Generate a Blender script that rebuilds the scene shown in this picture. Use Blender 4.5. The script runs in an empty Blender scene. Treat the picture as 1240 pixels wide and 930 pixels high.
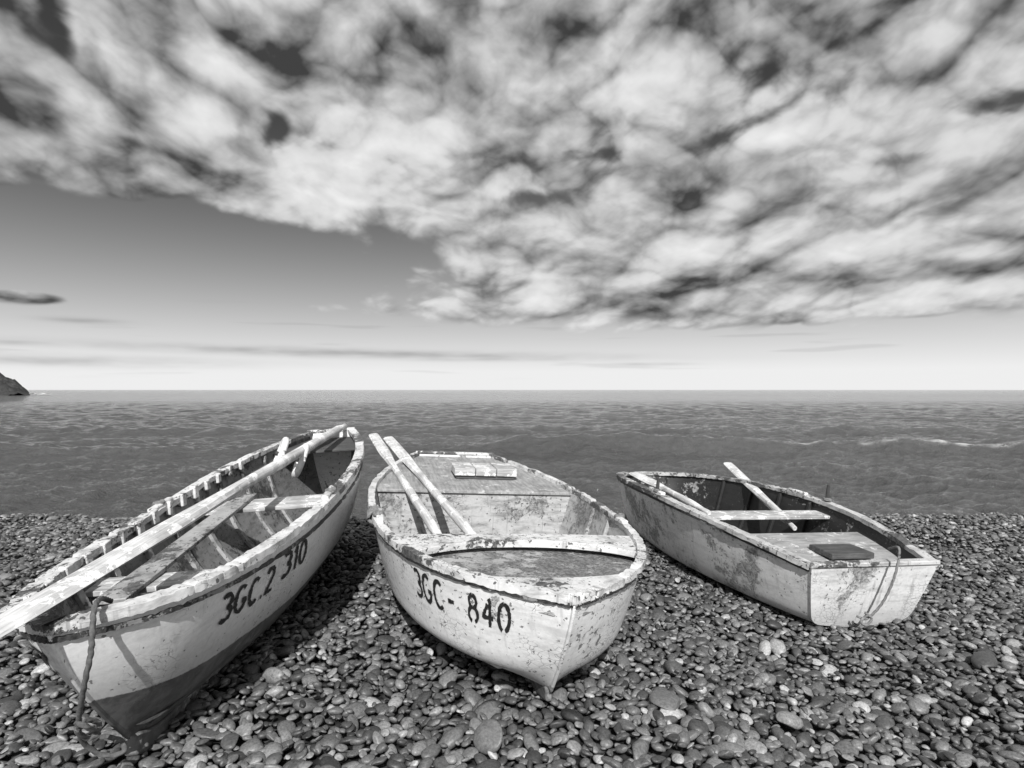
import bpy, bmesh, math, random
import numpy as np
from mathutils import Vector, Matrix, Euler
random.seed(7); rng=np.random.default_rng(7)
scn=bpy.context.scene; C=scn.collection
scn.view_settings.view_transform='Standard'; scn.view_settings.look='None'; scn.view_settings.exposure=0
F=750.0; H=1.4
# ---------------------------------------------------------------- materials
def newmat(name):
    m=bpy.data.materials.new(name); m.use_nodes=True; nt=m.node_tree
    return m,nt,nt.nodes['Principled BSDF']
class N:
    """tiny node-graph helper"""
    def __init__(s,nt): s.nt=nt
    def node(s,t,**k):
        n=s.nt.nodes.new(t)
        for a,b in k.items(): setattr(n,a,b)
        return n
    def put(s,sock,v):
        if hasattr(v,'is_output'): s.nt.links.new(v,sock)
        elif v is not None: sock.default_value=v
    def math(s,op,a,b=None,c=None,clamp=False):
        n=s.node('ShaderNodeMath',operation=op,use_clamp=clamp)
        for i,v in enumerate((a,b,c)):
            if v is not None: s.put(n.inputs[i],v)
        return n.outputs[0]
    def vmath(s,op,a,b=None):
        n=s.node('ShaderNodeVectorMath',operation=op); s.put(n.inputs[0],a)
        if b is not None: s.put(n.inputs[1],b)
        return n.outputs[0]
    def noise(s,vec,scale,detail=4,rough=.55,dist=0):
        n=s.node('ShaderNodeTexNoise'); s.put(n.inputs['Vector'],vec)
        n.inputs['Scale'].default_value=scale; n.inputs['Detail'].default_value=detail
        n.inputs['Roughness'].default_value=rough; n.inputs['Distortion'].default_value=dist
        return n.outputs[0]
    def ramp(s,v,lo,hi,a=0.,b=1.,smooth=True):
        n=s.node('ShaderNodeMapRange'); n.interpolation_type='SMOOTHSTEP' if smooth else 'LINEAR'
        s.put(n.inputs[0],v); n.inputs[1].default_value=lo; n.inputs[2].default_value=hi
        n.inputs[3].default_value=a; n.inputs[4].default_value=b
        return n.outputs[0]
    def mix(s,f,a,b):
        n=s.node('ShaderNodeMix'); n.data_type='FLOAT'; s.put(n.inputs[0],f); s.put(n.inputs[2],a); s.put(n.inputs[3],b)
        return n.outputs[0]
    def coord(s,w='Object'): return s.node('ShaderNodeTexCoord').outputs[w]
    def scale(s,vec,sc):
        n=s.node('ShaderNodeMapping'); s.put(n.inputs[0],vec); n.inputs['Scale'].default_value=sc; return n.outputs[0]
    def attr(s,name):
        n=s.node('ShaderNodeAttribute'); n.attribute_name=name; return n.outputs['Fac']
    def bump(s,h,strength,dist):
        n=s.node('ShaderNodeBump'); s.put(n.inputs['Height'],h); n.inputs['Strength'].default_value=strength; n.inputs['Distance'].default_value=dist
        return n.outputs[0]
def gray_to(g,nt,bs,col):
    cc=g.node('ShaderNodeCombineColor')
    for i in range(3): g.put(cc.inputs[i],col)
    nt.links.new(cc.outputs[0],bs.inputs['Base Color'])
def paint(name,base=.72,peel=.5,under=.25,band=None,bandcol=.16,crack=.5,dirt=.35,seed=0.,rough=.55,peel2=0.5):
    """weathered, flaking paint"""
    m,nt,bs=newmat(name); g=N(nt); co=g.vmath('ADD',g.coord(),(seed,seed*.7,seed*.3))
    big=g.noise(co,1.8,2,.6); fine=g.noise(co,11,5,.7,.4); vfine=g.noise(co,45,3,.7)
    sm=g.noise(g.scale(co,(1.2,1.2,5)),5,4,.65,.3)
    k=g.math('ADD',g.math('MULTIPLY',big,.55),g.math('MULTIPLY',fine,.45))
    k=g.math('ADD',k,g.math('MULTIPLY',g.math('SUBTRACT',vfine,.5),.12))
    th=.66-.22*peel
    mask=g.ramp(k,th,th+.012)
    halo=g.ramp(k,th-.06,th,0,1)
    # chips gather in patches instead of covering everything evenly
    ch=g.ramp(g.math('ADD',g.noise(co,34,2,.6),g.math('MULTIPLY',g.math('SUBTRACT',big,.5),.35)),.70-.08*peel2,.715-.08*peel2)
    v=g.node('ShaderNodeTexVoronoi'); v.feature='DISTANCE_TO_EDGE'; g.put(v.inputs['Vector'],g.scale(co,(1,1,1.7)))
    v.inputs['Scale'].default_value=26
    crk=g.math('MULTIPLY',g.ramp(v.outputs['Distance'],.0,.035,1,0),g.ramp(g.noise(co,3.3,2),.50,.62))
    col=g.mix(g.ramp(sm,.42,.75),base,base*(1-dirt))
    col=g.math('MULTIPLY',col,g.ramp(vfine,.3,.7,.9,1.06,False))
    # rain streaks running down
    stv=g.noise(g.scale(co,(16,16,1.1)),1.6,3,.6)
    col=g.math('MULTIPLY',col,g.ramp(stv,.55,.75,1.,1-dirt*.9))
    if band is not None:
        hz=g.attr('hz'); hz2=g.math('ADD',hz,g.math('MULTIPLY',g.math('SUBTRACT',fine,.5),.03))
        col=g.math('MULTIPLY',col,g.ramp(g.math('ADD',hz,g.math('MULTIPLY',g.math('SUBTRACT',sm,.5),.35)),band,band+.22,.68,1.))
        col=g.mix(g.ramp(hz2,band,band+.008,1,0),col,g.mix(g.ramp(fine,.35,.65),bandcol*.7,bandcol*1.5))
    und=g.mix(g.ramp(vfine,.35,.65),under*.55,under*1.5)
    col=g.mix(g.math('MULTIPLY',halo,.25),col,base*.45)
    col=g.mix(mask,col,und)
    col=g.mix(g.math('MULTIPLY',ch,.85),col,under*.5)
    col=g.mix(g.math('MULTIPLY',crk,crack),col,.08)
    gray_to(g,nt,bs,col)
    bs.inputs['Roughness'].default_value=rough
    hgt=g.math('SUBTRACT',g.math('MULTIPLY',fine,.35),g.math('ADD',mask,g.math('ADD',g.math('MULTIPLY',ch,.6),g.math('MULTIPLY',crk,.6))))
    g.put(bs.inputs['Normal'],g.bump(hgt,.8,.004))
    return m
def wood(name,base=.5,dark=.25,sc=(1.2,16,16),rough=.75,peel=0.,white=.7):
    m,nt,bs=newmat(name); g=N(nt); co=g.coord(); st=g.scale(co,sc)
    a=g.noise(st,3,5,.65,.2); b=g.noise(co,6,3,.6); c=g.noise(st,14,2,.6)
    col=g.mix(g.ramp(a,.32,.68),dark,base); col=g.math('MULTIPLY',col,g.ramp(b,.3,.7,.7,1.15,False))
    col=g.mix(g.ramp(c,.62,.72,0,.6),col,dark*.4)
    if peel>0:
        f=g.noise(co,9,5,.7,.3); mk=g.ramp(f,.62-.25*peel,.64-.25*peel); col=g.mix(mk,col,white)
    gray_to(g,nt,bs,col); bs.inputs['Roughness'].default_value=rough
    g.put(bs.inputs['Normal'],g.bump(g.math('ADD',a,c),.5,.003))
    return m
def plain(name,col,rough=.6,metal=0,var=.2,sc=30):
    m,nt,bs=newmat(name); g=N(nt); a=g.noise(g.coord(),sc,4,.6)
    gray_to(g,nt,bs,g.math('MULTIPLY',g.ramp(a,.3,.7,1-var,1+var,False),col)); bs.inputs['Roughness'].default_value=rough; bs.inputs['Metallic'].default_value=metal
    g.put(bs.inputs['Normal'],g.bump(a,.4,.003)); return m
MT=dict(
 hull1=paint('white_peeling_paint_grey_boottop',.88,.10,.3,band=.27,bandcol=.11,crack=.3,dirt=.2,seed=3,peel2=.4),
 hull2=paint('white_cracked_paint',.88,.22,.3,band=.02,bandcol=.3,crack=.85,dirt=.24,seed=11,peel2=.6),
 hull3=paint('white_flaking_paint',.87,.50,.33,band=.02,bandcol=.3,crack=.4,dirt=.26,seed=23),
 tran3=paint('grey_white_transom_paint',.76,.5,.3,band=.02,bandcol=.3,crack=.5,dirt=.35,seed=27,peel2=.7),
 rail=paint('rail_paint_flaking',.74,.52,.09,crack=.9,dirt=.5,seed=5,peel2=.95),
 rail3=paint('dark_rail_paint',.58,.68,.09,crack=.6,dirt=.5,seed=8,peel2=1.),
 rub=paint('rub_rail_paint',.28,1.0,.04,crack=.3,dirt=.5,seed=15,peel2=1.3),
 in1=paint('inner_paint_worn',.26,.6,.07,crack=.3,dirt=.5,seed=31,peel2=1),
 rib1=paint('rib_paint_worn',.42,.6,.10,crack=.3,dirt=.5,seed=35,peel2=1),
 in2=paint('inner_paint_pale',.50,.5,.22,crack=.6,dirt=.55,seed=41,peel2=.9),
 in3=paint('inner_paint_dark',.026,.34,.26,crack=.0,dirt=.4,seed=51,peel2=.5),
 deck2=wood('deck_grey_plank',.40,.24,(1.5,14,14),peel=.08,white=.55),
 deck3=wood('seat_grey_plank',.44,.24,(14,1.5,14),peel=.12,white=.6),
 thw=wood('thwart_worn',.60,.32,(14,1.2,14),peel=.3,white=.74),
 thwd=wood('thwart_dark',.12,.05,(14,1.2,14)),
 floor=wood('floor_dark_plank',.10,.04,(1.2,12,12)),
 floor2=paint('bow_floor_pale_worn',.46,.7,.16,crack=.7,dirt=.5,seed=61,peel2=1.),
 oar=wood('oar_bleached_wood',.80,.50,(1.0,26,26),peel=.3,white=.85),
 keel=wood('keel_dark',.22,.08,(1.5,14,14)),
 ink=plain('black_lettering_paint',.018,.6,var=.6,sc=60),
 iron=plain('rusty_iron',.06,.7,.3),
 white=plain('white_worn_plastic',.75,.5),
)
def rope_mat(name,c):
    m,nt,bs=newmat(name); g=N(nt); gray_to(g,nt,bs,g.ramp(g.noise(g.coord(),60,4,.6),.3,.7,c*.6,c*1.3,False)); bs.inputs['Roughness'].default_value=.9
    g.put(bs.inputs['Normal'],g.bump(g.noise(g.coord(),160,2),.6,.002)); return m
MT['rope']=rope_mat('rope_dark_fibre',.11); MT['rope2']=rope_mat('rope_grey_fibre',.2)
# ---------------------------------------------------------------- mesh helpers
def link(name,me,mat,parent=None):
    o=bpy.data.objects.new(name,me); C.objects.link(o)
    if mat: me.materials.append(mat)
    if parent: o.parent=parent
    return o
def mesh(name,vs,fs,mat,parent=None,smooth=True,bevel=0,sharp=40,attr=None):
    me=bpy.data.meshes.new(name); me.from_pydata([tuple(map(float,v)) for v in vs],[],fs); me.update()
    if attr is not None:
        a=me.attributes.new(attr[0],'FLOAT','POINT'); a.data.foreach_set('value',np.asarray(attr[1],dtype=np.float32))
    bm=bmesh.new(); bm.from_mesh(me); bmesh.ops.recalc_face_normals(bm,faces=bm.faces[:]); bm.to_mesh(me); bm.free()
    if smooth:
        me.polygons.foreach_set('use_smooth',[True]*len(me.polygons))
        try: me.set_sharp_from_angle(angle=math.radians(sharp))
        except Exception: pass
    o=link(name,me,mat,parent)
    if bevel:
        b=o.modifiers.new('bevel','BEVEL'); b.width=bevel; b.segments=2; b.limit_method='ANGLE'
    return o
def gridmesh(name,X,Y,Z,attrs,smooth=True):
    """large regular sheet straight from numpy arrays"""
    nr,nc=X.shape; me=bpy.data.meshes.new(name)
    me.vertices.add(nr*nc); me.vertices.foreach_set('co',np.stack([X,Y,Z],-1).reshape(-1).astype(np.float32))
    I=np.arange(nr*nc).reshape(nr,nc); q=np.stack([I[:-1,:-1],I[:-1,1:],I[1:,1:],I[1:,:-1]],-1).reshape(-1).astype(np.int32)
    me.loops.add(len(q)); me.loops.foreach_set('vertex_index',q); me.polygons.add(len(q)//4); me.polygons.foreach_set('loop_start',np.arange(0,len(q),4,dtype=np.int32)); me.polygons.foreach_set('loop_total',np.full(len(q)//4,4,dtype=np.int32)); me.update(calc_edges=True); me.polygons.foreach_set('use_smooth',np.full(len(q)//4,smooth,dtype=bool))
    for k,a in attrs.items():
        t=me.attributes.new(k,'FLOAT','POINT'); t.data.foreach_set('value',a.reshape(-1).astype(np.float32))
    return me
def tag(o,label=None,cat=None,group=None,kind=None):
    if label: o['label']=label
    if cat: o['category']=cat
    if group: o['group']=group
    if kind: o['kind']=kind
    return o
def catmull(P,n):
    P=[np.array(p,float) for p in P]; P=[2*P[0]-P[1]]+P+[2*P[-1]-P[-2]]; out=[]
    for i in range(1,len(P)-2):
        for k in range(n):
            t=k/n; a,b,c,d=P[i-1:i+3]
            out.append(.5*((2*b)+(c-a)*t+(2*a-5*b+4*c-d)*t*t+(-a+3*b-3*c+d)*t**3))
    out.append(P[-2]); return out
def tube(path,r,seg=12,strand=0.,pitch=40.,flat=1.):
    vs=[];fs=[];n=len(path); up=np.array([.13,.21,.97]); L=0
    for i,p in enumerate(path):
        p=np.array(p,float)
        t=np.array(path[min(i+1,n-1)],float)-np.array(path[max(i-1,0)],float); t/=np.linalg.norm(t)+1e-9
        a=np.cross(t,up)
        if np.linalg.norm(a)<.15: a=np.cross(t,np.array([1,0,0]))
        a/=np.linalg.norm(a); b=np.cross(a,t)
        if i: L+=np.linalg.norm(p-np.array(path[i-1],float))
        rr=r[i] if hasattr(r,'__len__') else r
        for k in range(seg):
            th=2*math.pi*k/seg; q=rr*(1+strand*math.cos(3*th-L*pitch))
            vs.append(p+a*math.cos(th)*q+b*math.sin(th)*q*flat)
    for i in range(n-1):
        for k in range(seg):
            k2=(k+1)%seg; fs.append((i*seg+k,i*seg+k2,(i+1)*seg+k2,(i+1)*seg+k))
    fs.append(tuple(range(seg))[::-1]); fs.append(tuple(range((n-1)*seg,n*seg)))
    return vs,fs
def boxvf(x0,x1,y0,y1,z0,z1):
    v=[(x,y,z) for x in (x0,x1) for y in (y0,y1) for z in (z0,z1)]
    f=[(0,1,3,2),(4,6,7,5),(0,4,5,1),(2,3,7,6),(0,2,6,4),(1,5,7,3)]
    return v,f
def at(px,py,d):
    """world point seen at a photo pixel, d metres in front of the camera"""
    return np.array([(px-620)/F*d, d, H-(py-472)/F*d])
# ---------------------------------------------------------------- boat hull
class Hull:
    def __init__(s,p,k0,k1,full,left,pw=.8,st=.25,chine=None,bow=9.,tr=0.):
        (s.x,s.y,s.z,s.yaw,s.pitch,s.roll,s.L,s.Bm,s.Bt,s.q,s.zb,s.zm,s.zs,s.rk)=p
        s.k0,s.k1,s.full,s.left,s.pw,s.st,s.chine,s.bow,s.tr=k0,k1,full,left,pw,st,chine,bow,tr
        s.M=Matrix.Translation((s.x,s.y,s.z))@Euler((s.roll,s.pitch,s.yaw),'XYZ').to_matrix().to_4x4()
    def hb(s,t):
        b=s.Bm*(1-max(0,1-t/.55)**2.2)**s.q if t<.55 else s.Bm-(s.Bm-s.Bt)*((t-.55)/.45)**2
        return b*math.tanh(s.bow*t*s.L/(b+1e-6)) if t<.55 else b
    def zg(s,t):
        return s.zm+(s.zb-s.zm)*((.55-t)/.55)**2 if t<.55 else s.zm+(s.zs-s.zm)*((t-.55)/.45)**2
    def zk(s,t): return s.k0*(1-t)+s.k1*t+(.05*(1-t/.1)**2 if t<.1 else 0)
    def pt(s,t,v,inset=0.,lift=0.,side=1):
        b=max(s.hb(t)-inset,0); a=v*math.pi/2
        kf=s.full*min(1,t/.3)**s.pw*(1 if t<.6 else 1-s.st*(t-.6)/.4)
        y=((1-kf)*v**.9+kf*math.sin(a)); zf=(1-kf)*v+kf*(1-math.cos(a))
        if s.chine:   # flat topsides over a rounded chine
            w,cy,cz0,cz1=s.chine; cz=cz0+(cz1-cz0)*min(1,t/.5); vc=.45
            def poly(v):
                return (cy*v/vc,cz*v/vc) if v<vc else (cy+(1-cy)*(v-vc)/(1-vc),cz+(1-cz)*(v-vc)/(1-vc))
            acc=[0,0]
            for dv in (-.07,-.035,0,.035,.07):
                q=poly(min(max(v+dv*min(1,v/.1)*min(1,(1-v)/.1),0),1)); acc[0]+=q[0]/5; acc[1]+=q[1]/5
            y=y*(1-w)+acc[0]*w; zf=zf*(1-w)+acc[1]*w
        y*=b
        zk=s.zk(t)+lift; z=zk+(s.zg(t)-zk)*zf
        x=t*s.L+s.rk*(1-zf)**1.4*(1-t)**7-s.tr*(1-zf)*t**9
        return np.array([x+(inset if t<.02 else 0),side*y,z])
    def half(s,t,z,inset=.03):
        prev=None
        for i in range(41):
            p=s.pt(t,i/40,inset,.03)
            if p[2]>=z:
                if prev is None: return 0.
                k=(z-prev[2])/(p[2]-prev[2]+1e-9); return prev[1]+(p[1]-prev[1])*k
            prev=p
        return prev[1]
    def vat(s,t,z):
        lo,hi=0,1
        for _ in range(22):
            m=(lo+hi)/2
            if s.pt(t,m)[2]<z: lo=m
            else: hi=m
        return lo
    def px(s,t,v,side):
        w=s.M@Vector(s.pt(t,v,side=side)); return 620+F*w.x/w.y
    def s_at_px(s,px,v,side,lo=0.,hi=1.):
        T=np.linspace(lo,hi,400); return min(T,key=lambda t:abs(s.px(t,v,side)-px))
    def local(s,w): return np.array(s.M.inverted()@Vector(w))
SV=[ (i/89)**2.0 for i in range(90)]
def jit(a): return random.uniform(-a,a)
def build_boat(h,name,label,mats,ribs=(),railw=(-.044,.016),ribw=.016,rubv=.93,keelout=.05,keelw=.018):
    root=bpy.data.objects.new(name,None); C.objects.link(root)
    root.location=(h.x,h.y,h.z); root.rotation_euler=(h.roll,h.pitch,h.yaw)
    tag(root,label,'boat')
    nv=30
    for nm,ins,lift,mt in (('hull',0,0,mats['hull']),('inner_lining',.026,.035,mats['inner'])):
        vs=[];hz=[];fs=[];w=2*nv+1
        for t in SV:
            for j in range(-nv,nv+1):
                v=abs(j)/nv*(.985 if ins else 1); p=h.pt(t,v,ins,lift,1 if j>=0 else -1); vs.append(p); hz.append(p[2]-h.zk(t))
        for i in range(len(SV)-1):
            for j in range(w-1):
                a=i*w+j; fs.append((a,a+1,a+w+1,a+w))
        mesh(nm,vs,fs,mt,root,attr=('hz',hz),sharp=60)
    vs=[];fs=[];w=2*nv+1;hz=[]
    for dx in (.022,-.03):
        for j in range(-nv,nv+1):
            p=h.pt(1,abs(j)/nv,side=1 if j>=0 else -1,inset=-.004); p[0]+=dx; vs.append(p); hz.append(p[2]-h.zk(1))
        for j in range(-nv,nv+1):
            p=h.pt(1,abs(j)/nv,side=1 if j>=0 else -1,inset=-.004); p[2]=h.zg(1)+.012*(1-(j/nv)**2); p[0]=h.L+dx; vs.append(p); hz.append(p[2]-h.zk(1))
    for j in range(w-1):
        for o in (0,2*w): fs.append((o+j,o+j+1,o+w+j+1,o+w+j))
        fs.append((j,j+1,2*w+j+1,2*w+j)); fs.append((w+j,w+j+1,3*w+j+1,3*w+j))
    mesh('transom',vs,fs,mats['transom'],root,attr=('hz',hz),sharp=35)
    def sweep(nm,v,w0,w1,h0,h1,mt,jt,s0=0.,s1=1.):
        T=[s0+(s1-s0)*(i/130)**2 for i in range(131)]
        path=[h.pt(t,v) for t in T[::-1]]+[h.pt(t,v,side=-1) for t in T[1:]]
        P=[np.array(p) for p in path]; n=len(P); vs=[];fs=[]
        for i,p in enumerate(P):
            t=P[min(i+1,n-1)]-P[max(i-1,0)]; nn=np.array([t[1],-t[0],0]); nn/=np.linalg.norm(nn)+1e-9
            if np.dot(nn,p-np.array([h.L*.5,0,p[2]]))<0: nn=-nn
            chip=random.random()<.10
            for (a,b) in ((w0,h0),(w1,h0),(w1,h1),(w0,h1)):
                vs.append(p+nn*(a+jit(jt)-(.008 if chip and a==w1 else 0))+np.array([0,0,b+jit(jt)-(.008 if chip and b==h1 else 0)]))
        for i in range(n-1):
            for k in range(4):
                k2=(k+1)%4; fs.append((i*4+k,i*4+k2,i*4+4+k2,i*4+4+k))
        fs+= [(0,1,2,3),(n*4-1,n*4-2,n*4-3,n*4-4)]
        return mesh(nm,vs,fs,mt,root,bevel=.004,sharp=50)
    sweep('gunwale_rail',1,railw[0],railw[1],-.02,.016,mats['rail'],.003)
    sweep('rub_rail',rubv,-.004,.012,-.009,.009,mats['rub'],.002)
    v,f=boxvf(h.L-.035,h.L+.03,-h.Bt-.015,h.Bt+.015,h.zg(1)-.005,h.zg(1)+.026); mesh('transom_cap',v,f,mats['rail'],root,bevel=.008)
    def bar(nm,prof,half_w,outk,dirf,mt,bev=.003):
        vs=[];fs=[];n=len(prof)
        for i,p in enumerate(prof):
            t=prof[min(i+1,n-1)]-prof[max(i-1,0)]; nn=np.array([t[2],0,-t[0]]); nn/=np.linalg.norm(nn)+1e-9
            if not dirf(nn): nn=-nn
            for yy in (-half_w,half_w): vs.append(p+np.array([0,yy,0])-nn*.015); vs.append(p+np.array([0,yy*.8,0])+nn*outk)
        for i in range(n-1):
            a=i*4; b=a+4
            for (k,l) in ((0,1),(1,3),(3,2),(2,0)): fs.append((a+k,a+l,b+l,b+k))
        fs+=[(0,1,3,2),(n*4-4,n*4-3,n*4-1,n*4-2)]
        mesh(nm,vs,fs,mt,root,bevel=bev,attr=('hz',[q[2]-h.zk(0) for q in vs]))
    bar('keel',[h.pt(t,0) for t in np.linspace(1,0.012,40)],keelw,keelout,lambda n:n[2]<0,mats['keel'],.01)
    bar('stem_post',[h.pt(0,v) for v in np.linspace(.0,.97,20)],.008,.012,lambda n:n[0]<0,mats['hull'])
    zf=.13; vs=[];fs=[];T=np.linspace(.08,.96,40)
    for t in T:
        z=h.zk(t)+zf; y=h.half(t,z)
        for j in range(9): vs.append((t*h.L,(j/4-1)*y,z))
    for i in range(39):
        for j in range(8): a=i*9+j; fs.append((a,a+1,a+10,a+9))
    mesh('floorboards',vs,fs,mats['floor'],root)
    for t in ribs:
        for sd in (1,-1):
            vs=[];fs=[];K=14
            for i in range(K+1):
                v=.25+.72*i/K; p=h.pt(t,v,.026,.03,sd); q=h.pt(t,v,.052,.055,sd)
                for dx in (-ribw,ribw): vs.append(p+np.array([dx+jit(.002),0,0])); vs.append(q+np.array([dx+jit(.002),0,0]))
            for i in range(K):
                a=i*4;b=a+4
                for (k,l) in ((0,1),(1,3),(3,2),(2,0)): fs.append((a+k,a+l,b+l,b+k))
            fs+=[(0,1,3,2),(K*4,K*4+1,K*4+3,K*4+2)]
            mesh('rib',vs,fs,mats.get('rib',mats['inner']),root,bevel=.003)
    return root
def cross_board(h,root,name,s0,s1,drop,th,mt,ny=14,bow=0.,inset=.02,nx=10):
    vs=[];fs=[]
    xs=np.linspace(s0,s1,nx)
    for t in xs:
        z=h.zg(t)-drop
        for zz in (z,z-th):
            y=max(h.half(t,zz,inset),.004)
            for j in range(ny+1):
                q=2*j/ny-1
                vs.append((t*h.L+bow*(1-q*q)+jit(.001),q*y,zz+jit(.0008)))
    w=ny+1
    for i in range(nx-1):
        for j in range(ny):
            a=i*2*w+j; fs.append((a,a+1,a+2*w+1,a+2*w)); a+=w; fs.append((a,a+2*w,a+2*w+1,a+1))
        for j in (0,ny):
            a=i*2*w+j; fs.append((a,a+w,a+3*w,a+2*w))
    for i in (0,nx-1):
        for j in range(ny):
            a=i*2*w+j; fs.append((a,a+1,a+w+1,a+w))
    return mesh(name,vs,fs,mt,root,bevel=.004,sharp=35,attr=('hz',[9.]*len(vs)))
def bulkhead(h,root,t,drop,mt,th=.02,name='bulkhead'):
    vs=[];fs=[];K=24; zt=h.zg(t)-drop; zb=h.zk(t)+.07
    for dx in (0,th):
        for i in range(K+1):
            z=zb+(zt-zb)*i/K; y=h.half(t,z,.022)
            for j in range(9): vs.append((t*h.L+dx,(j/4-1)*y,z))
    w=9;o=(K+1)*w
    for i in range(K):
        for j in range(8):
            a=i*w+j; fs.append((a,a+1,a+w+1,a+w)); fs.append((a+o,a+o+w,a+o+w+1,a+o+1))
    for j in range(8): a=K*w+j; fs.append((a,a+1,a+1+o,a+o))
    return mesh(name,vs,fs,mt,root,sharp=35)
def ring_deck(h,root,s1,sc,ra,rb,drop,mt,marg=.06):
    """bow deck with an oval well: outer edge follows the gunwale back to station s1"""
    K=96; out=[];inn=[]
    cx=sc*h.L
    for k in range(K):
        a=2*math.pi*k/K; dx,dy=math.cos(a),math.sin(a)
        lo,hi=0,3.
        for _ in range(30):
            m=(lo+hi)/2; x=cx+dx*m; t=x/h.L
            ok=0.004<t<s1 and abs(dy*m)<h.hb(max(t,0.004))-.02
            if ok: lo=m
            else: hi=m
        rr=min(1/math.hypot(dx/ra,dy/rb),lo-marg)
        out.append((cx+dx*lo,dy*lo)); inn.append((cx+dx*rr,dy*rr))
    vs=[];fs=[]
    def z(x): return h.zg(min(max(x/h.L,0),1))-drop
    for k in range(K):
        for (x,y) in (out[k],inn[k]): vs.append((x,y,z(x)+.012*(1-(y/h.Bm)**2)))
        x,y=inn[k]; vs.append((x,y,z(x)-.03)); x,y=out[k]; vs.append((x,y,z(x)-.02))
    for k in range(K):
        a=k*4;b=((k+1)%K)*4
        for (p,q) in ((0,1),(1,2),(2,3),(3,0)): fs.append((a+p,a+q,b+q,b+p))
    return mesh('foredeck',vs,fs,mt,root,bevel=.003,sharp=35)
# ---------------------------------------------------------------- painted characters (strokes)
def arc(cx,cy,rx,ry,a0,a1,n=12):
    return [(cx+rx*math.cos(math.radians(a0+(a1-a0)*i/n)),cy+ry*math.sin(math.radians(a0+(a1-a0)*i/n))) for i in range(n+1)]
GL={'3':[arc(.24,.74,.24,.24,140,-80)+arc(.24,.26,.27,.25,80,-140)],
 'G':[arc(.3,.5,.28,.48,50,325,18)+[(.55,.42),(.36,.42)]],
 'C':[arc(.3,.5,.28,.48,50,310,18)],
 '2':[arc(.26,.74,.24,.24,160,-20)+[(.06,.03),(.54,.03)]],
 '1':[[(.06,.78),(.22,.97),(.22,.0)]],
 '0':[arc(.27,.5,.24,.48,90,450,22)],
 '8':[arc(.27,.75,.2,.22,90,450,16),arc(.27,.27,.25,.26,90,450,18)],
 '4':[[(.40,.0),(.40,.97),(.04,.32),(.56,.32)]],
 '-':[[(.05,.45),(.36,.45)]],'.':[[(.02,.05),(.12,.05)]]}
WD={'3':.68,'G':.80,'C':.78,'2':.74,'1':.46,'0':.74,'8':.76,'4':.78,'-':.5,'.':.28,' ':.32}
def resample(P,step):
    out=[P[0]]
    for a,b in zip(P[:-1],P[1:]):
        d=math.dist(a,b); n=max(1,int(d/step))
        out+=[(a[0]+(b[0]-a[0])*k/n,a[1]+(b[1]-a[1])*k/n) for k in range(1,n+1)]
    return out
def lettering(h,root,text,side,s_left,s_right,drop,hgt,wd=.16,stencil=False,rough=.12):
    tot=sum(WD[c] for c in text)-.12
    def surf(a,b):
        t=s_left+(s_right-s_left)*a/tot; zt=h.zg(t)-drop-hgt*(1-b); v=h.vat(t,zt)
        p=h.pt(t,v,side=side); e=1e-3
        du=h.pt(min(t+e,1),v,side=side)-p; dv=h.pt(t,min(v+e,1),side=side)-p
        nn=np.cross(du,dv); nn/=np.linalg.norm(nn)+1e-12
        if nn[1]*side<0: nn=-nn
        return p+nn*.0045
    x=0; vs=[];fs=[]
    for ch in text:
        for st in GL.get(ch,[]):
            P=resample(st,.05); n=len(P); dy=jit(.04)
            segs=[range(0,n)]
            if stencil and n>14: c=n//2; segs=[range(0,c),range(c+1,n)]
            for sg in segs:
                idx=[]
                for i in sg:
                    t=(P[min(i+1,n-1)][0]-P[max(i-1,0)][0],P[min(i+1,n-1)][1]-P[max(i-1,0)][1]); l=math.hypot(*t)+1e-9
                    nx,ny=-t[1]/l,t[0]/l; w=wd*.5*(1+jit(rough))
                    idx.append((len(vs),len(vs)+1))
                    vs.append(surf(x+P[i][0]+nx*w,P[i][1]+ny*w+dy)); vs.append(surf(x+P[i][0]-nx*w,P[i][1]-ny*w+dy))
                for a,b in zip(idx[:-1],idx[1:]): fs.append((a[0],a[1],b[1],b[0]))
        x+=WD[ch]
    return mesh('registration_number',vs,fs,MT['ink'],root)
# ---------------------------------------------------------------- the three boats
B1=Hull([-1.473,2.109,-.051,1.653,-.114,-.064,4.359,.548,.225,.379,.679,.539,.532,.348],.0,-.47,.84,1,.6,.25,None,2.0)
B2=Hull([.222,2.546,-.001,1.782,-.038,.055,4.069,.845,.397,.385,.546,.506,.570,.245],.0,-.2,.9,1,.32,.2,(.92,.85,.26,.14),1.5)
B3=Hull([1.60,7.45,-.02,-1.337,.051,-.041,3.40,.765,.499,.37,.425,.539,.430,.2],-.2,-.03,.9,-1,.35,.0,(.85,.80,.2,.07),5.,.11)
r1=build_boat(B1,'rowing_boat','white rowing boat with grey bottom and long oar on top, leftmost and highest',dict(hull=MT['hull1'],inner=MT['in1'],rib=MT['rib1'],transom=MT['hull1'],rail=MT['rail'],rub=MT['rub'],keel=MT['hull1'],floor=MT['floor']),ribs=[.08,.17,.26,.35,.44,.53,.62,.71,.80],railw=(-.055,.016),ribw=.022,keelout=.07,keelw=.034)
r2=build_boat(B2,'rowing_boat','white cracked-paint rowing boat with pale stern deck, middle of the three',dict(hull=MT['hull2'],inner=MT['in2'],transom=MT['hull2'],rail=MT['rail'],rub=MT['rub'],keel=MT['keel'],floor=MT['floor']),ribs=[.4,.49],rubv=.965,railw=(-.034,.013))
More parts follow.
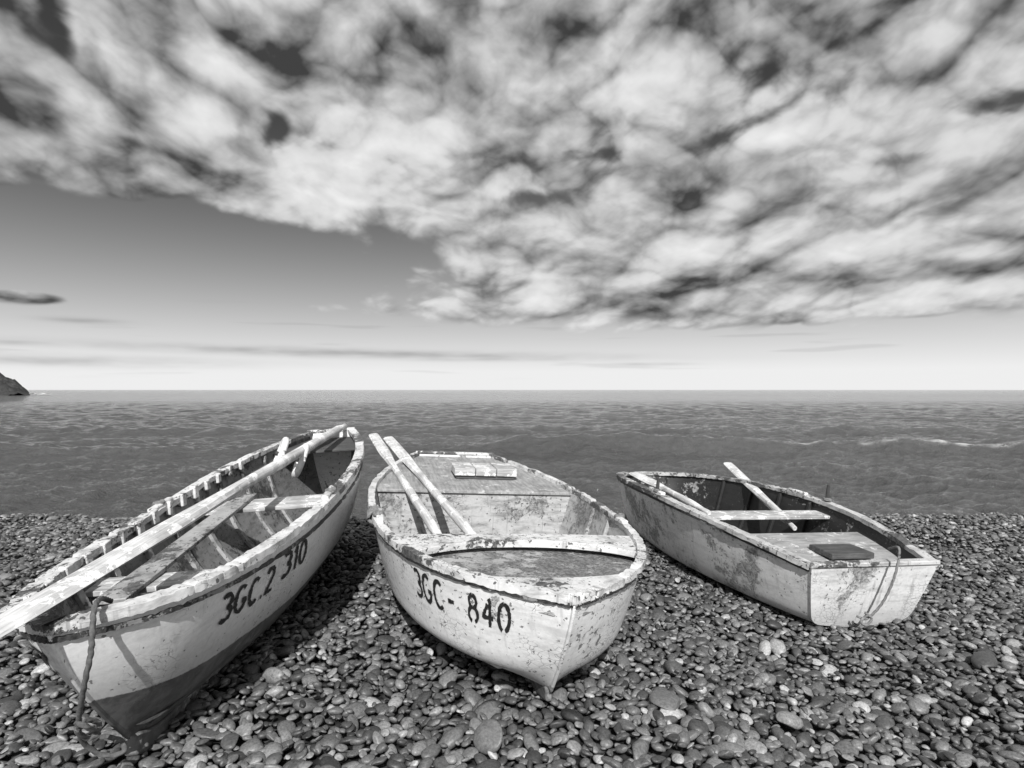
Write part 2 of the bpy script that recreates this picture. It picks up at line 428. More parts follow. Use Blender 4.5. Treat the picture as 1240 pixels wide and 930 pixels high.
r3=build_boat(B3,'rowing_boat','small flaking white rowing boat with dark inside, rightmost and nearest the water',dict(hull=MT['hull3'],inner=MT['in3'],transom=MT['tran3'],rail=MT['rail3'],rub=MT['rub'],keel=MT['keel'],floor=MT['floor']),ribs=[.2,.32,.44,.56],rubv=.965,railw=(-.055,.018))
# boat 1
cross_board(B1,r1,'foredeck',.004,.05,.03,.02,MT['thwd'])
cross_board(B1,r1,'thwart',.19,.235,.14,.028,MT['thw'])
cross_board(B1,r1,'thwart',.49,.545,.12,.028,MT['thw'])
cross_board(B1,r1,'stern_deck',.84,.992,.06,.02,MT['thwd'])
for k in range(15):      # rough rib heads standing up inside the port rail
    t=.07+.045*k; p=B1.pt(t,1,side=1); w_=.024+jit(.006); hh=.026+jit(.010)
    v,f=boxvf(p[0]-w_,p[0]+w_,p[1]-.072,p[1]-.040+jit(.006),p[2]-.05,p[2]+hh)
    mesh('rib_head',[(a+jit(.003),b+jit(.003),c_+jit(.003)) for a,b,c_ in v],f,MT['rail'],r1,bevel=.005)
lettering(B1,r1,'3GC.2',-1,B1.s_at_px(270,.85,-1,.05),B1.s_at_px(334,.85,-1,.05),.105,.125,wd=.17,rough=.35)
lettering(B1,r1,'310',-1,B1.s_at_px(343,.85,-1,.05),B1.s_at_px(372,.85,-1,.05),.09,.125,wd=.17,rough=.35)
lettering(B1,r1,'3GC.2',1,.13,.012,.11,.12)
# boat 2
ring_deck(B2,r2,.28,.160,.34,.64,.014,MT['rail'],.028)
cross_board(B2,r2,'bow_locker_floor',.015,.27,.07,.02,MT['floor2'])
bulkhead(B2,r2,.27,.05,MT['in2'])
bulkhead(B2,r2,.63,.03,MT['in2'])
cross_board(B2,r2,'stern_deck',.625,.992,.02,.024,MT['deck2'])
c=B2.local(at(585,570,5.65)); z=B2.zg(.76)-.018
for k in range(3):       # raised hatch of three planks with dark joints
    y0=-.28+k*.189; v,f=boxvf(c[0]-.17+jit(.006),c[0]+.17+jit(.006),c[1]+y0,c[1]+y0+.182,z+.03,z+.10+jit(.004)); mesh('hatch_plank',v,f,MT['thw'],r2,bevel=.006)
v,f=boxvf(c[0]-.15,c[0]+.15,c[1]-.26,c[1]+.26,z,z+.032); mesh('hatch_coaming',v,f,MT['thwd'],r2,bevel=.003)
tl=B2.s_at_px(452,1,1,.3,.62); p0=B2.pt(tl,1,side=1)
hel=[(p0[0]-.07+.14*a/44,p0[1]-.012+.040*math.cos(a)+jit(.002),p0[2]+.002+.036*math.sin(a)+jit(.002)) for a in np.linspace(0,44,190)]
vs,fs=tube(hel,.0105,8,.12,150); mesh('rope_lashing',vs,fs,MT['rope2'],r2)
sl_,sm_,sn_,sr_=[B2.s_at_px(q,.85,1,.02,.5) for q in (503,550,567,622)]
lettering(B2,r2,'3GC-',1,sl_,sm_,.07,.14,wd=.145,rough=.25)
lettering(B2,r2,'840',1,sn_,sr_,.075,.14,wd=.145,stencil=True,rough=.25)
# boat 3
cross_board(B3,r3,'thwart',.58,.64,.09,.028,MT['thw'])
cross_board(B3,r3,'stern_seat',.745,.96,.115,.025,MT['deck3'])
c=B3.local(at(1018,662,4.55)); z=B3.zg(.87)-.113
v,f=boxvf(c[0]-.12,c[0]+.12,c[1]-.18,c[1]+.18,z,z+.045); mesh('seat_box',v,f,MT['thwd'],r3,bevel=.008)
def pin(h,root,t,side,hh,mt):
    p=h.pt(t,1,side=side); vs,fs=tube([p+np.array([0,-side*.02,-.03]),p+np.array([0,-side*.02,hh*.5]),p+np.array([.003,-side*.02,hh])],[.016,.016,.012],8); mesh('thole_pin',vs,fs,mt,root)
    pts=[p+np.array([.026*math.cos(a),-side*.02+.026*math.sin(a),.028+.004*a/3]) for a in np.linspace(0,12.5,40)]
    vs,fs=tube(pts,.010,8,.15,200); mesh('rope_grommet',vs,fs,MT['rope2'],root)
pin(B3,r3,B3.s_at_px(1003,1,1,.3),1,.17,MT['iron']); pin(B3,r3,B3.s_at_px(793,1,-1,.2),-1,.15,MT['iron'])
pin(B2,r2,.36,1,.03,MT['iron']); pin(B2,r2,.36,-1,.03,MT['iron'])
pin(B1,r1,.42,-1,.03,MT['iron']); pin(B1,r1,.42,1,.03,MT['iron'])
for h,root,ts in ((B1,r1,(.42,)),(B2,r2,(.36,)),(B3,r3,(.5,))):
    for t in ts:
        for sd in (1,-1):
            p=h.pt(t,1,side=sd); v,f=boxvf(p[0]-.13,p[0]+.13,p[1]-sd*.03-.022,p[1]-sd*.03+.022,p[2]+.004,p[2]+.04); mesh('oarlock_block',v,f,MT['rail'],root,bevel=.01)
# ---------------------------------------------------------------- oars
def oar(a,b,label,mt,r=.023,bl=.7,bw=.075,roll=0.,group='oars in the boats'):
    a=np.array(a,float); b=np.array(b,float); d=b-a; L=float(np.linalg.norm(d)); X=Vector(d/L)
    Z=Vector((0,0,1)); Y=Z.cross(X).normalized(); Z=X.cross(Y)
    M=Matrix((X,Y,Z)).transposed()
    root=bpy.data.objects.new('oar',None); C.objects.link(root); root.location=a; root.rotation_euler=(M@Matrix.Rotation(roll,3,'X')).to_euler()
    tag(root,label,'oar',group)
    le=L-bl*.9
    xs=[0,.01,.12,.14,.3,le*.6,le,le+.2]; rs=[.016,.022,.022,.024,r,r,r*.9,r*.6]
    vs,fs=tube([(x,jit(.003),0) for x in xs],rs,12); mesh('shaft',vs,fs,mt,root)
    vs=[];fs=[];K=14
    for i in range(K+1):
        t=i/K; x=L-bl+bl*t; w=r*.8+(bw-r*.8)*min(1,t/.45)**1.3; w*=1 if t<.98 else .95; th=.020*(1-t)+.014
        for (y,z) in ((-w,0),(-w*.7,th*.8),(0,th),(w*.7,th*.8),(w,0),(w*.7,-th*.8),(0,-th),(-w*.7,-th*.8)): vs.append((x,y,z))
    for i in range(K):
        for k in range(8): k2=(k+1)%8; fs.append((i*8+k,i*8+k2,i*8+8+k2,i*8+8+k))
    fs+=[tuple(range(8)),tuple(range(K*8,K*8+8))]
    mesh('blade',vs,fs,mt,root)
    return root
oar(at(418,515,6.35),at(-30,776,1.78),'longest pale oar lying along the leftmost boat from bow to stern',MT['oar'],r=.038,bl=2.0,bw=.062)
oar(at(328,572,4.7),at(406,520,6.35),'short pale oar crossing under the long oar at the stern of the leftmost boat',MT['oar'],r=.028,bl=.7,bw=.05)
oar(at(537,658,3.62),at(452,526,7.5),'left one of the two oars leaning out of the middle boat',MT['oar'],r=.032,bl=2.2,bw=.058,roll=-.15)
oar(at(583,661,3.6),at(470,530,7.2),'right one of the two oars leaning out of the middle boat',MT['oar'],r=.032,bl=2.2,bw=.058,roll=-.15)
oar(at(962,640,5.36),at(881,561,7.45),'oar with blade raised over the far gunwale of the rightmost boat',MT['oar'],r=.038,bl=1.6,bw=.058,roll=0)
oar(at(858,621,4.95),at(768,573,6.6),'oar laid along the left gunwale of the rightmost boat',MT['oar'],r=.032,bl=.9,bw=.07)
root=bpy.data.objects.new('rope_roller',None); C.objects.link(root); root.location=at(352,554,4.9); root.rotation_euler=(0,.35,.4)
tag(root,'white wheeled roller beside the oars near the stern of the leftmost boat','roller')
for xx in (-.08,.08):
    ring=[(xx,.12*math.cos(a),.12*math.sin(a)) for a in np.linspace(0,2*math.pi,28)]
    vs,fs=tube(ring,.026,10); mesh('wheel_rim',vs,fs,MT['white'],root)
    for a in (0,math.pi/2):
        vs,fs=tube([(xx,.12*math.cos(a),.12*math.sin(a)),(xx,-.12*math.cos(a),-.12*math.sin(a))],.012,8); mesh('spoke',vs,fs,MT['white'],root)
vs,fs=tube([(-.12,0,0),(.12,0,0)],.018,10); mesh('axle',vs,fs,MT['iron'],root)
xa,xb=.15*B1.L,.56*B1.L; za,zb_=B1.zg(.21)-.135,B1.zg(.515)-.115
sl=(zb_-za)/((.515-.21)*B1.L); z0=lambda x: za+sl*(x-.21*B1.L)
v=[];
for x in (xa,xb):
    for y in ((.12,.26) if x==xa else (.14,.27)):
        for dz in (0,.022): v.append((x,y,z0(x)+dz))
f=[(0,1,3,2),(4,6,7,5),(0,4,5,1),(2,3,7,6),(0,2,6,4),(1,5,7,3)]
o=mesh('loose_plank',[B1.M@Vector(q) for q in v],f,MT['rib1'],None,bevel=.004); tag(o,'broad weathered plank resting on the two thwarts of the leftmost boat','plank')
def rope(nm,pts,r,mt,label,extra=()):
    P=catmull(pts,14); vs,fs=tube(P,r,14,.16,130)
    for e in extra:
        v2,f2=tube(catmull(e,14),r,14,.16,130); o=len(vs); vs+=v2; fs+=[tuple(i+o for i in f) for f in f2]
    o=mesh(nm,vs,fs,mt,None,sharp=80); tag(o,label,'rope')
rope('mooring_rope',[at(136,727,2.36),at(124,724,2.18),at(116,735,2.06),at(114,760,2.03),at(112,790,2.02),at(106,820,2.03),at(101,850,2.08),at(98,878,2.16),at(105,898,2.24),at(128,912,2.29),at(152,908,2.31),at(148,894,2.36),at(124,890,2.34),at(112,897,2.30)],.0085,MT['rope'],'dark rope hanging from the bow of the leftmost boat to the stones',
  extra=[[at(94,872,2.12),at(108,878,2.14),at(120,884,2.2),at(122,874,2.24),at(108,870,2.2),at(96,882,2.16),at(110,892,2.22),at(122,886,2.22)]])
rope('stern_rope',[at(1075,664,4.2),at(1087,663,4.06),at(1086,682,4.02),at(1078,708,4.02),at(1065,732,4.05),at(1048,748,4.08),at(1036,745,4.1)],.0078,MT['rope2'],'grey rope hanging over the transom of the rightmost boat',
  extra=[[at(1050,743,4.06),at(1041,751,4.06),at(1047,756,4.06),at(1054,748,4.06),at(1046,741,4.06)]])
# ---------------------------------------------------------------- ground
def sst(x,a,b):
    t=np.clip((x-a)/(b-a),0,1); return t*t*(3-2*t)
def crest(x): return 7.35+.28*sst(x,0,5)+.12*np.sin(x*.9)+.06*np.sin(x*2.3+1)
def gz(x,y):
    x=np.asarray(x,float); y=np.asarray(y,float)
    r=sst(x,.7,1.9); base=-.075*(1-r)+(-.22)*r
    base=base+(-.14-base)*sst(y,5.6,7.2)
    base=base+.02*np.sin(x*1.7+y*.8)+.015*np.sin(x*3.1-y*2.3)+.01*np.sin(x*5.3+y*4.1)
    c=crest(x); base=base-np.clip(y-c,0,None)*.26
    return np.maximum(base,-4)
m,nt,bs=newmat('shingle_base'); g=N(nt); co=g.coord()
v=g.node('ShaderNodeTexVoronoi'); g.put(v.inputs['Vector'],co); v.inputs['Scale'].default_value=20
sp=g.node('ShaderNodeSeparateColor'); nt.links.new(v.outputs['Color'],sp.inputs[0])
gray_to(g,nt,bs,g.math('MULTIPLY',g.ramp(sp.outputs[0],0,1,.01,.05,False),g.ramp(v.outputs['Distance'],.3,.7,1,.3))); bs.inputs['Roughness'].default_value=.8
g.put(bs.inputs['Normal'],g.bump(g.math('SUBTRACT',1,v.outputs['Distance']),1,.04))
xs=np.concatenate([np.linspace(-80,-14,20),np.linspace(-13,14,200),np.linspace(15,80,20)]); ys=np.concatenate([np.linspace(-30,0,20),np.linspace(.3,12,130),np.linspace(13,30,12)])
X,Y=np.meshgrid(xs,ys); Z=gz(X,Y)-.04
tag(link('beach_ground',gridmesh('beach_ground',X,Y,Z,{}),m),kind='structure')
# pebbles
def ico(sub):
    bm=bmesh.new(); bmesh.ops.create_icosphere(bm,subdivisions=sub,radius=1); V=np.array([v.co[:] for v in bm.verts]); Fc=np.array([[v.index for v in f.verts] for f in bm.faces]); bm.free(); return V,Fc
m,nt,bs=newmat('pebble_stone'); g=N(nt); co=g.coord(); sh=g.attr('shade')
n2=g.noise(co,90,3,.7)
col=g.math('MULTIPLY',sh,g.ramp(n2,.3,.7,.6,1.4,False))
gray_to(g,nt,bs,col); bs.inputs['Roughness'].default_value=.46; bs.inputs['Specular IOR Level'].default_value=.55
g.put(bs.inputs['Normal'],g.bump(n2,.4,.003)); PEB=m
cell=.11; grid={}; acc=[]
def throw(n,rmin,rmax,k):
    yy=1.3+7.3*rng.random(n)**.85; xx=(rng.random(n)*2-1)*(.9*yy+.9); rr=rng.uniform(rmin,rmax,n); cr=crest(xx)+.7
    for x,y,r,c in zip(xx.tolist(),yy.tolist(),rr.tolist(),cr.tolist()):
        if y>c: continue
        gx,gy=int(math.floor(x/cell)),int(math.floor(y/cell)); ok=True
        for a in (-1,0,1):
            for b in (-1,0,1):
                for (X_,Y_,R_) in grid.get((gx+a,gy+b),()):
                    d=(x-X_)**2+(y-Y_)**2
                    if d<(k*(r+R_))**2: ok=False;break
                if not ok:break
            if not ok:break
        if ok: grid.setdefault((gx,gy),[]).append((x,y,r)); acc.append((x,y,r))
big=[(805,845),(1190,800),(590,893),(955,872)]
BIG=[]
for (px,py) in big:
    d=2.0
    for _ in range(30):
        x=(px-620)/F*d; z=float(gz(x,d))+.03; d=(H-z)*F/(py-472)
    x=(px-620)/F*d; BIG.append((x,d)); grid.setdefault((int(math.floor(x/cell)),int(math.floor(d/cell))),[]).append((x,d,.066))
throw(2600,.036,.050,.80); throw(13000,.025,.035,.78); throw(90000,.016,.026,.76); throw(110000,.011,.016,.76)
A=np.array(acc); n=len(A)
ex=rng.random(n)<.12
for (bx,by) in BIG: ex&=((A[:,0]-bx)**2+(A[:,1]-by)**2)>.14**2
Bx=A[ex].copy(); Bx[:,0]+=rng.uniform(-.03,.03,len(Bx)); Bx[:,1]+=rng.uniform(-.03,.03,len(Bx)); Bx[:,2]=rng.uniform(.012,.028,len(Bx))
allp=np.concatenate([np.c_[A,np.zeros(n)],np.c_[Bx,np.full(len(Bx),.022)]])
def stones(P,sub,name,shade=None):
    V,Fc=ico(sub); n=len(P); nv=len(V)
    sc=np.stack([rng.uniform(1.0,1.55,n),rng.uniform(.8,1.08,n),rng.uniform(.36,.66,n)],-1)*P[:,2:3]
    W=np.repeat(V[None],n,0)
    for k in range(3):
        d=rng.normal(size=(n,1,3)); d/=np.linalg.norm(d,axis=2,keepdims=True); ph=rng.random((n,1))*6.28
        W*= (1+.085*np.sin(2.3*(W*d).sum(2)+ph))[...,None]
    for k in range(3):
        d=rng.normal(size=(n,1,3)); d/=np.linalg.norm(d,axis=2,keepdims=True); q=(W*d).sum(2); cut=rng.uniform(.55,.9,(n,1)); W-=d*(np.clip(q-cut,0,None)*.85)[...,None]
    W*=sc[:,None,:]
    a=rng.random(n)*6.28; tx=rng.normal(0,.32,n); ty=rng.normal(0,.32,n)
    ca,sa=np.cos(a),np.sin(a); R=np.zeros((n,3,3)); R[:,0,0]=ca;R[:,0,1]=-sa;R[:,1,0]=sa;R[:,1,1]=ca;R[:,2,2]=1
    Rx=np.zeros((n,3,3));Rx[:,0,0]=1;Rx[:,1,1]=np.cos(tx);Rx[:,1,2]=-np.sin(tx);Rx[:,2,1]=np.sin(tx);Rx[:,2,2]=np.cos(tx)
    Ry=np.zeros((n,3,3));Ry[:,1,1]=1;Ry[:,0,0]=np.cos(ty);Ry[:,0,2]=np.sin(ty);Ry[:,2,0]=-np.sin(ty);Ry[:,2,2]=np.cos(ty)
    W=np.einsum('nij,nvj->nvi',R@Rx@Ry,W)
    W[...,0]+=P[:,None,0]; W[...,1]+=P[:,None,1]; W[...,2]+=(gz(P[:,0],P[:,1])+P[:,3]+rng.uniform(-.016,.016,n))[:,None]
    sh=np.clip(np.exp(rng.normal(math.log(.11),.52,n)),.025,.4); sh=np.where(rng.random(n)<.02,rng.uniform(.3,.45,n),sh)
    if shade is not None: sh=np.full(n,shade)
    me=bpy.data.meshes.new(name); nf=len(Fc)
    me.vertices.add(n*nv); me.vertices.foreach_set('co',W.reshape(-1).astype(np.float32))
    ff=(Fc[None]+(np.arange(n)*nv)[:,None,None]).reshape(-1).astype(np.int32)
    me.loops.add(len(ff)); me.loops.foreach_set('vertex_index',ff)
    me.polygons.add(n*nf); me.polygons.foreach_set('loop_start',np.arange(0,len(ff),3,dtype=np.int32)); me.polygons.foreach_set('loop_total',np.full(n*nf,3,dtype=np.int32))
    me.update(calc_edges=True); me.polygons.foreach_set('use_smooth',np.ones(n*nf,dtype=bool))
    at_=me.attributes.new('shade','FLOAT','POINT'); at_.data.foreach_set('value',np.repeat(sh,nv).astype(np.float32))
    return me
near=allp[:,1]<2.8
m1=stones(allp[near],3,'n'); m2=stones(allp[~near],2,'f')
bm=bmesh.new(); bm.from_mesh(m1); bm.from_mesh(m2); me=bpy.data.meshes.new('pebbles'); bm.to_mesh(me); bm.free()
pb=link('pebbles',me,PEB); tag(pb,'rounded grey beach pebbles covering the shore around the boats','pebbles',kind='stuff')
lab=['large grey stone on the beach just right of the middle boat bow','large dark stone near the right edge, below the rightmost boat','large mid grey stone at the bottom centre of the beach','large pale grey stone in the right foreground, below the rightmost boat']
for (x,y),l,sd_ in zip(BIG,lab,(.15,.07,.13,.24)):
    mm=stones(np.array([[x,y,.066,.034]]),4,'beach_stone',sd_); V=np.empty(len(mm.vertices)*3,dtype=np.float32); mm.vertices.foreach_get('co',V); V=V.reshape(-1,3); c0=np.array([x,y,float(gz(x,y))]); V-=c0; mm.vertices.foreach_set('co',V.reshape(-1).astype(np.float32)); mm.update()
    o=link('beach_stone',mm,PEB); o.location=c0; tag(o,l,'stone','large stones on the beach')
# ---------------------------------------------------------------- sea
ZW=-.72
rows=[7.6]
while rows[-1]<160: rows.append(rows[-1]*1.0055)
while rows[-1]<40000: rows.append(rows[-1]*1.08)
rows=np.array(rows); az=np.linspace(-math.radians(58),math.radians(58),1150)
Rr,Az=np.meshgrid(rows,az,indexing='ij'); X=Rr*np.tan(Az); Y=Rr.copy(); Z=np.zeros_like(X)
sp_=Rr*.0055
for k in range(56):
    lam=.24*1.058**k; th=rng.normal(-math.pi/2,.75); kx,ky=math.cos(th)*2*math.pi/lam,math.sin(th)*2*math.pi/lam
    amp=.0170*lam**.34; fade=np.clip((lam/(sp_*3)-1),0,1)
    ph=X*kx+Y*ky+rng.random()*6.28+.9*np.sin(X*(.5/lam)+rng.random()*6)+.9*np.sin(Y*(.4/lam)+X*(.23/lam)+rng.random()*6)
    Z+=amp*fade*((1-np.abs(np.sin(ph*.5)))*2-.73)*.6
foam=np.zeros_like(X)
def ridge(y0,h,wf,wb,xa,xb,slope=0.,wob=.5,ph=0.,fo=0.,fa=None):
    global Z,foam
    yc=y0+slope*X+wob*np.sin(X*.19+ph)+wob*.3*np.sin(X*.53+ph*2)
    e=sst(X,xa-6,xa+3)*(1-sst(X,xb-3,xb+6)); a=h*(1+.12*np.sin(X*.31+ph)+.06*np.sin(X*1.1+ph))*e
    d=Y-yc; s=np.where(d<0,np.exp(-(d/wf)**2),np.exp(-(d/wb)**2)); Z+=a*s
    if fo>0:
        f=np.exp(-((d+.02)/.10)**2)*sst(X,fa[0],fa[0]+3)*(1-sst(X,fa[1]-3,fa[1]))*np.clip(.60+.45*np.sin(X*.9+ph)+.35*np.sin(X*2.7)+.3*np.sin(X*7.1),0,1)*fo
        foam=np.maximum(foam,f)
ridge(20.6,.46,.50,2.0,2,60,.0,.10,.3,.95,(7,18))
ridge(20.2,.26,.6,2.0,-60,2,-.005,.15,1.3)
ridge(31,.18,1.2,3.5,-40,40,.0,.6,2.1)
ridge(15.6,.10,.45,1.5,-10,20,.0,.3,5.2)
ridge(12.8,.08,.4,1.3,-12,3,.0,.3,2.2)
Z*=1-sst(Y,60,150)
Z+=ZW
dsh=Z-gz(X,Y); foam=np.maximum(foam,np.where((Y<12)&(dsh<.12)&(dsh>-.1),1.,0))
me=gridmesh('sea',X,Y,Z,{'foam':foam})
m,nt,bs=newmat('sea_water'); g=N(nt); co=g.coord()
w1=g.noise(g.scale(co,(1,1.5,1)),3.6,5,.82,.3); w2=g.noise(g.scale(co,(.4,1,1)),.22,4,.75); w3=g.noise(g.scale(co,(.3,1,1)),.035,4,.75)
fo=g.math('MULTIPLY',g.attr('foam'),g.ramp(w1,.36,.52))
gray_to(g,nt,bs,g.mix(fo,g.ramp(w3,.35,.65,.085,.12),.8))
g.put(bs.inputs['Roughness'],g.mix(fo,.08,.8)); bs.inputs['IOR'].default_value=1.33; bs.inputs['Specular IOR Level'].default_value=.55
hh=g.math('ADD',w1,g.math('ADD',g.math('MULTIPLY',w2,1.6),g.math('MULTIPLY',w3,10.)))
g.put(bs.inputs['Normal'],g.bump(hh,1.,.18))
tag(link('sea',me,m),kind='structure')
# ---------------------------------------------------------------- headland
m,nt,bs=newmat('headland_rock'); g=N(nt); co=g.coord(); gray_to(g,nt,bs,g.ramp(g.noise(co,.35,6,.7),.3,.7,.015,.09,False)); bs.inputs['Roughness'].default_value=.9
g.put(bs.inputs['Normal'],g.bump(g.noise(co,.6,6,.7),1,1.5))
xs=np.linspace(-420,-185,300); ys=np.linspace(225,330,90); X,Y=np.meshgrid(xs,ys)
t=np.clip((-.775*Y-X)/60,0,1); env=np.clip(1-((Y-272)/46)**2,0,1)**.6
nz=sum(np.abs(np.sin(X*f_*1.3+p_+1.3*np.sin(Y*f_*.7))*np.cos(Y*f_+p_*2+np.sin(X*f_*.8)))/f_**.7*.8-.3 for f_,p_ in ((.19,2.3),(.37,.7),(.8,4),(1.5,2),(2.6,1)))
Z=ZW-1.0+env*(20*t**.7+nz*np.clip(t*10,0,1))
tag(link('headland_hill',gridmesh('headland_hill',X,Y,Z,{},False),m),kind='structure')
m,nt,bs=newmat('surf_foam'); g=N(nt); gray_to(g,nt,bs,g.ramp(g.noise(g.coord(),.8,4,.6),.35,.6,.3,.8))
vs=[];fs=[]
for i in range(60):
    t=i/59; x=-216+t*20
    for j,dy in enumerate((-3,-1,1,3)): vs.append((x+jit(.6),262+dy+jit(.5)+3*math.sin(x*.4),ZW+.15+(.55+jit(.3))*(1 if j in(1,2) else 0)*math.sin(math.pi*t)**.5))
fs=[(i*4+j,i*4+j+1,i*4+j+5,i*4+j+4) for i in range(59) for j in range(3)]
tag(mesh('surf_water',vs,fs,m),kind='structure')
# ---------------------------------------------------------------- cloud backdrop (real dome section far out to sea) + Nishita world
SE=math.radians(38); A0=math.radians(2)
sun_dir=Vector((math.sin(A0)*math.cos(SE),-math.cos(A0)*math.cos(SE),math.sin(SE)))
rng=np.random.default_rng(2024)
_perm=rng.permutation(4096); _ga=rng.random(4096)*2*np.pi; _gx=np.cos(_ga).astype(np.float32); _gy=np.sin(_ga).astype(np.float32)
def perlin(x,y):
    xi=np.floor(x).astype(np.int64); yi=np.floor(y).astype(np.int64); xf=(x-xi).astype(np.float32); yf=(y-yi).astype(np.float32)
    u=xf*xf*xf*(xf*(xf*6-15)+10); v=yf*yf*yf*(yf*(yf*6-15)+10)
    def gr(a,b,dx,dy):
        h=_perm[(_perm[a&4095]+b)&4095]; return _gx[h]*dx+_gy[h]*dy
    n00=gr(xi,yi,xf,yf); n10=gr(xi+1,yi,xf-1,yf); n01=gr(xi,yi+1,xf,yf-1); n11=gr(xi+1,yi+1,xf-1,yf-1)
    return (n00*(1-u)+n10*u)*(1-v)+(n01*(1-u)+n11*u)*v
def fbm(x,y,o,g_=.5,off=0.):
    s=0;a=1;t=0
    for k in range(o): s=s+a*perlin(x*2**k+off+k*17.3,y*2**k+off*.7+k*9.1); t+=a; a*=g_
    return s/t*1.6
def puff(x,y,o,g_=.5,off=0.):
    s=0;a=1;t=0
    for k in range(o): s=s+a*(3.0*np.abs(perlin(x*2**k+off+k*5.3,y*2**k+off*.3+k*13.1))); t+=a; a*=g_
    return s/t-.62
azs=np.concatenate([np.radians(np.linspace(-85,-46,160)),np.radians(np.linspace(-45.93,45.93,1320)),np.radians(np.linspace(46,85,160))])
Es=np.concatenate([np.array([-.02]),np.linspace(-.002,.70,560),np.linspace(.71,1.6,120)])
EE,AZ=np.meshgrid(Es,azs,indexing='ij')
Ep=np.maximum(EE,0)
U=AZ*1.9*(.25*1/(Ep+.24)+1.10)+.15*Ep; Vv=-2.0*np.log(Ep+.15)
def gs(px,py,sx,sy,wt,tilt=0.):
    a=math.atan((px-620)/F); e=(472-py)/F*math.cos(a); ca,sa=math.cos(tilt),math.sin(tilt)
    dx=AZ-a; dy=EE-e; u=(dx*ca+dy*sa)/(sx/F); v=(-dx*sa+dy*ca)/(sy/F)
    return wt*np.exp(-(u*u+v*v))
wu=fbm(U*2.6,Vv*2.6,3,.45,31.)*.05; wv=fbm(U*2.6,Vv*2.6,3,.45,77.)*.05
def dens(U,V):
    x=U+wu; y=V+wv
    return .40*fbm(x*1.7,y*1.7,7,.50,3.)+.42*puff(x*2.0,y*2.0,5,.42,11.)
field=.29+(sst(Ep,.050,.125)-1)*.85
for a in [(170,335,300,58,-1.15,-.05),(330,300,190,30,-.55),(60,290,170,45,-.45),(940,90,26,36,-.20,.6),(860,172,90,12,-.30,.3),(650,238,90,11,-.28),(1050,8,70,9,-.3),(68,22,20,46,-.5,.4),(710,188,40,9,-.28),(1235,250,70,13,-.3),(335,150,14,20,-.28),(1215,125,36,13,-.28),(1130,185,60,8,-.22),(820,318,40,6,-.2),
          (960,40,90,40,.14),(420,120,260,100,.10),(700,330,300,50,.26),(1000,330,260,65,.26),(470,372,120,14,.3),(180,205,230,30,.24),(40,250,60,12,.2),(30,360,50,8,.8),(10,300,90,16,.85),(150,120,130,70,.12)]:
    field=field+gs(*a)
d1=dens(U,Vv); D=d1+field
dup=dens(U-.02,Vv-.05); dup2=dens(U-.04,Vv-.16); dup3=dens(U-.05,Vv-.34)
lit=(d1-dup)*.72+(d1-dup2)*.62+(d1-dup3)*.30
cov=sst(D,-.10,.18)
lowf=fbm(U*.5,Vv*.5,3,.5,55.)
pf=puff(U*.9+wu*2,Vv*.9+wv*2,5,.45,91.)
br=.50+lit+.22*lowf+.26*pf
for a in [(268,80,36,26,.20),(640,140,120,80,.14),(100,60,170,80,-.12),(900,310,250,60,.10),(1080,95,130,45,.12),(520,60,110,50,-.08),(200,222,220,16,.10),(470,180,110,60,.10),(60,150,130,60,-.12),(760,40,110,30,-.05),(10,300,110,20,-.32),(30,360,60,12,-.3)]: br=br+gs(*a)
br=br+.08*sst(.35-Ep,0,.25)
br=np.clip(br,.09,None); br=np.where(br>.72,.72+(br-.72)*.5,br); br=np.clip(br,0,.95)**1.2
clear=.020+.92*np.exp(-(Ep/.155)**1.3)+.02; clear=np.minimum(clear,.86)
st_=fbm(AZ*3.2+5,Ep*60,4,.5,5.); sband=.25*sst(st_,.25,.5)*sst(Ep,.012,.03)*(1-sst(Ep,.09,.15))
for a in [(430,428,270,5,.85,-.012),(80,437,150,6,.6),(100,388,30,3,.7),(780,441,50,2,.5),(590,435,110,3,.6),(20,415,60,3,.5)]: sband=np.maximum(sband,gs(*a)*(.8+.6*fbm(AZ*14,Ep*90,3,.5,9.)))
clear=clear*(1-.62*np.clip(sband,0,1))+.16*.62*np.clip(sband,0,1)
sky_l=clear*(1-cov)+br*cov
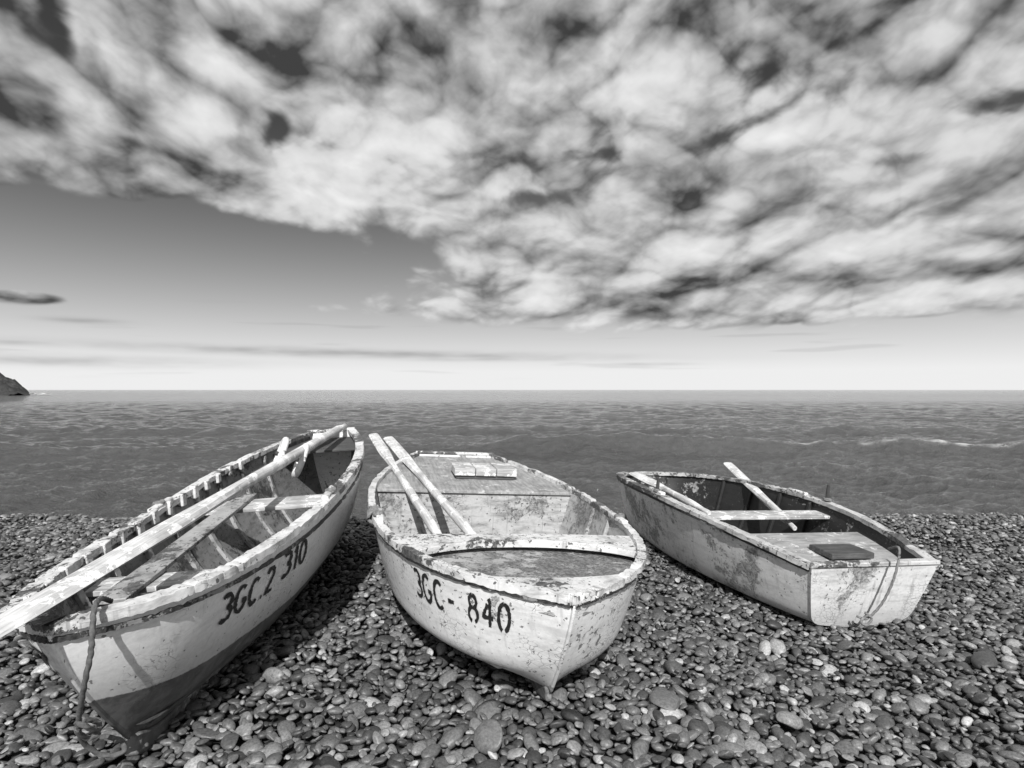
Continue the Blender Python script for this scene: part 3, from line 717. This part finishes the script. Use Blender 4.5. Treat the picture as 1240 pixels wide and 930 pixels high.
Rd=52000.; el=np.arctan(EE); X=Rd*np.cos(el)*np.sin(AZ); Y=Rd*np.cos(el)*np.cos(AZ); Z=Rd*np.sin(el)+H
me=gridmesh('sky',X,Y,Z,{'cloud_light':sky_l})
m=bpy.data.materials.new('cloudy_sky'); m.use_nodes=True; nt=m.node_tree; nt.nodes.clear(); g=N(nt)
em=g.node('ShaderNodeEmission'); cc=g.node('ShaderNodeCombineColor'); av=g.attr('cloud_light')
for i in range(3): g.put(cc.inputs[i],av)
nt.links.new(cc.outputs[0],em.inputs[0]); em.inputs[1].default_value=1; ou=g.node('ShaderNodeOutputMaterial'); nt.links.new(em.outputs[0],ou.inputs[0])
try: m.cycles.emission_sampling='NONE'
except Exception: pass
tag(link('sky',me,m),kind='structure')
wd=bpy.data.worlds.new('World'); scn.world=wd; wd.use_nodes=True; nt=wd.node_tree; g=N(nt); bg=nt.nodes['Background']
sky=g.node('ShaderNodeTexSky'); sky.sky_type='NISHITA'; sky.sun_disc=False; sky.sun_elevation=SE; sky.sun_rotation=math.atan2(sun_dir.x,sun_dir.y)
bw=g.node('ShaderNodeRGBToBW'); nt.links.new(sky.outputs[0],bw.inputs[0])
co=g.coord('Generated'); cl=g.ramp(g.noise(co,3.,2,.5),.4,.6,.6,3.7)
ov=g.math('ADD',g.math('MULTIPLY',bw.outputs[0],.5),cl)
cc=g.node('ShaderNodeCombineColor')
for i in range(3): g.put(cc.inputs[i],ov)
nt.links.new(cc.outputs[0],bg.inputs[0]); bg.inputs[1].default_value=.1
sl=bpy.data.lights.new('sun','SUN'); sl.energy=5.0; sl.angle=math.radians(.5); sl.color=(1,.995,.985); so=bpy.data.objects.new('sun',sl); C.objects.link(so); so.rotation_euler=(-sun_dir).to_track_quat('-Z','Y').to_euler()
# ---------------------------------------------------------------- camera
cam=bpy.data.cameras.new('camera'); cam.sensor_width=36; cam.lens=36*F/1240; cam.clip_start=.05; cam.clip_end=90000
co_=bpy.data.objects.new('camera',cam); C.objects.link(co_); co_.location=(0,0,H); co_.rotation_euler=(math.radians(90)+math.atan(7/F),0,0); scn.camera=co_
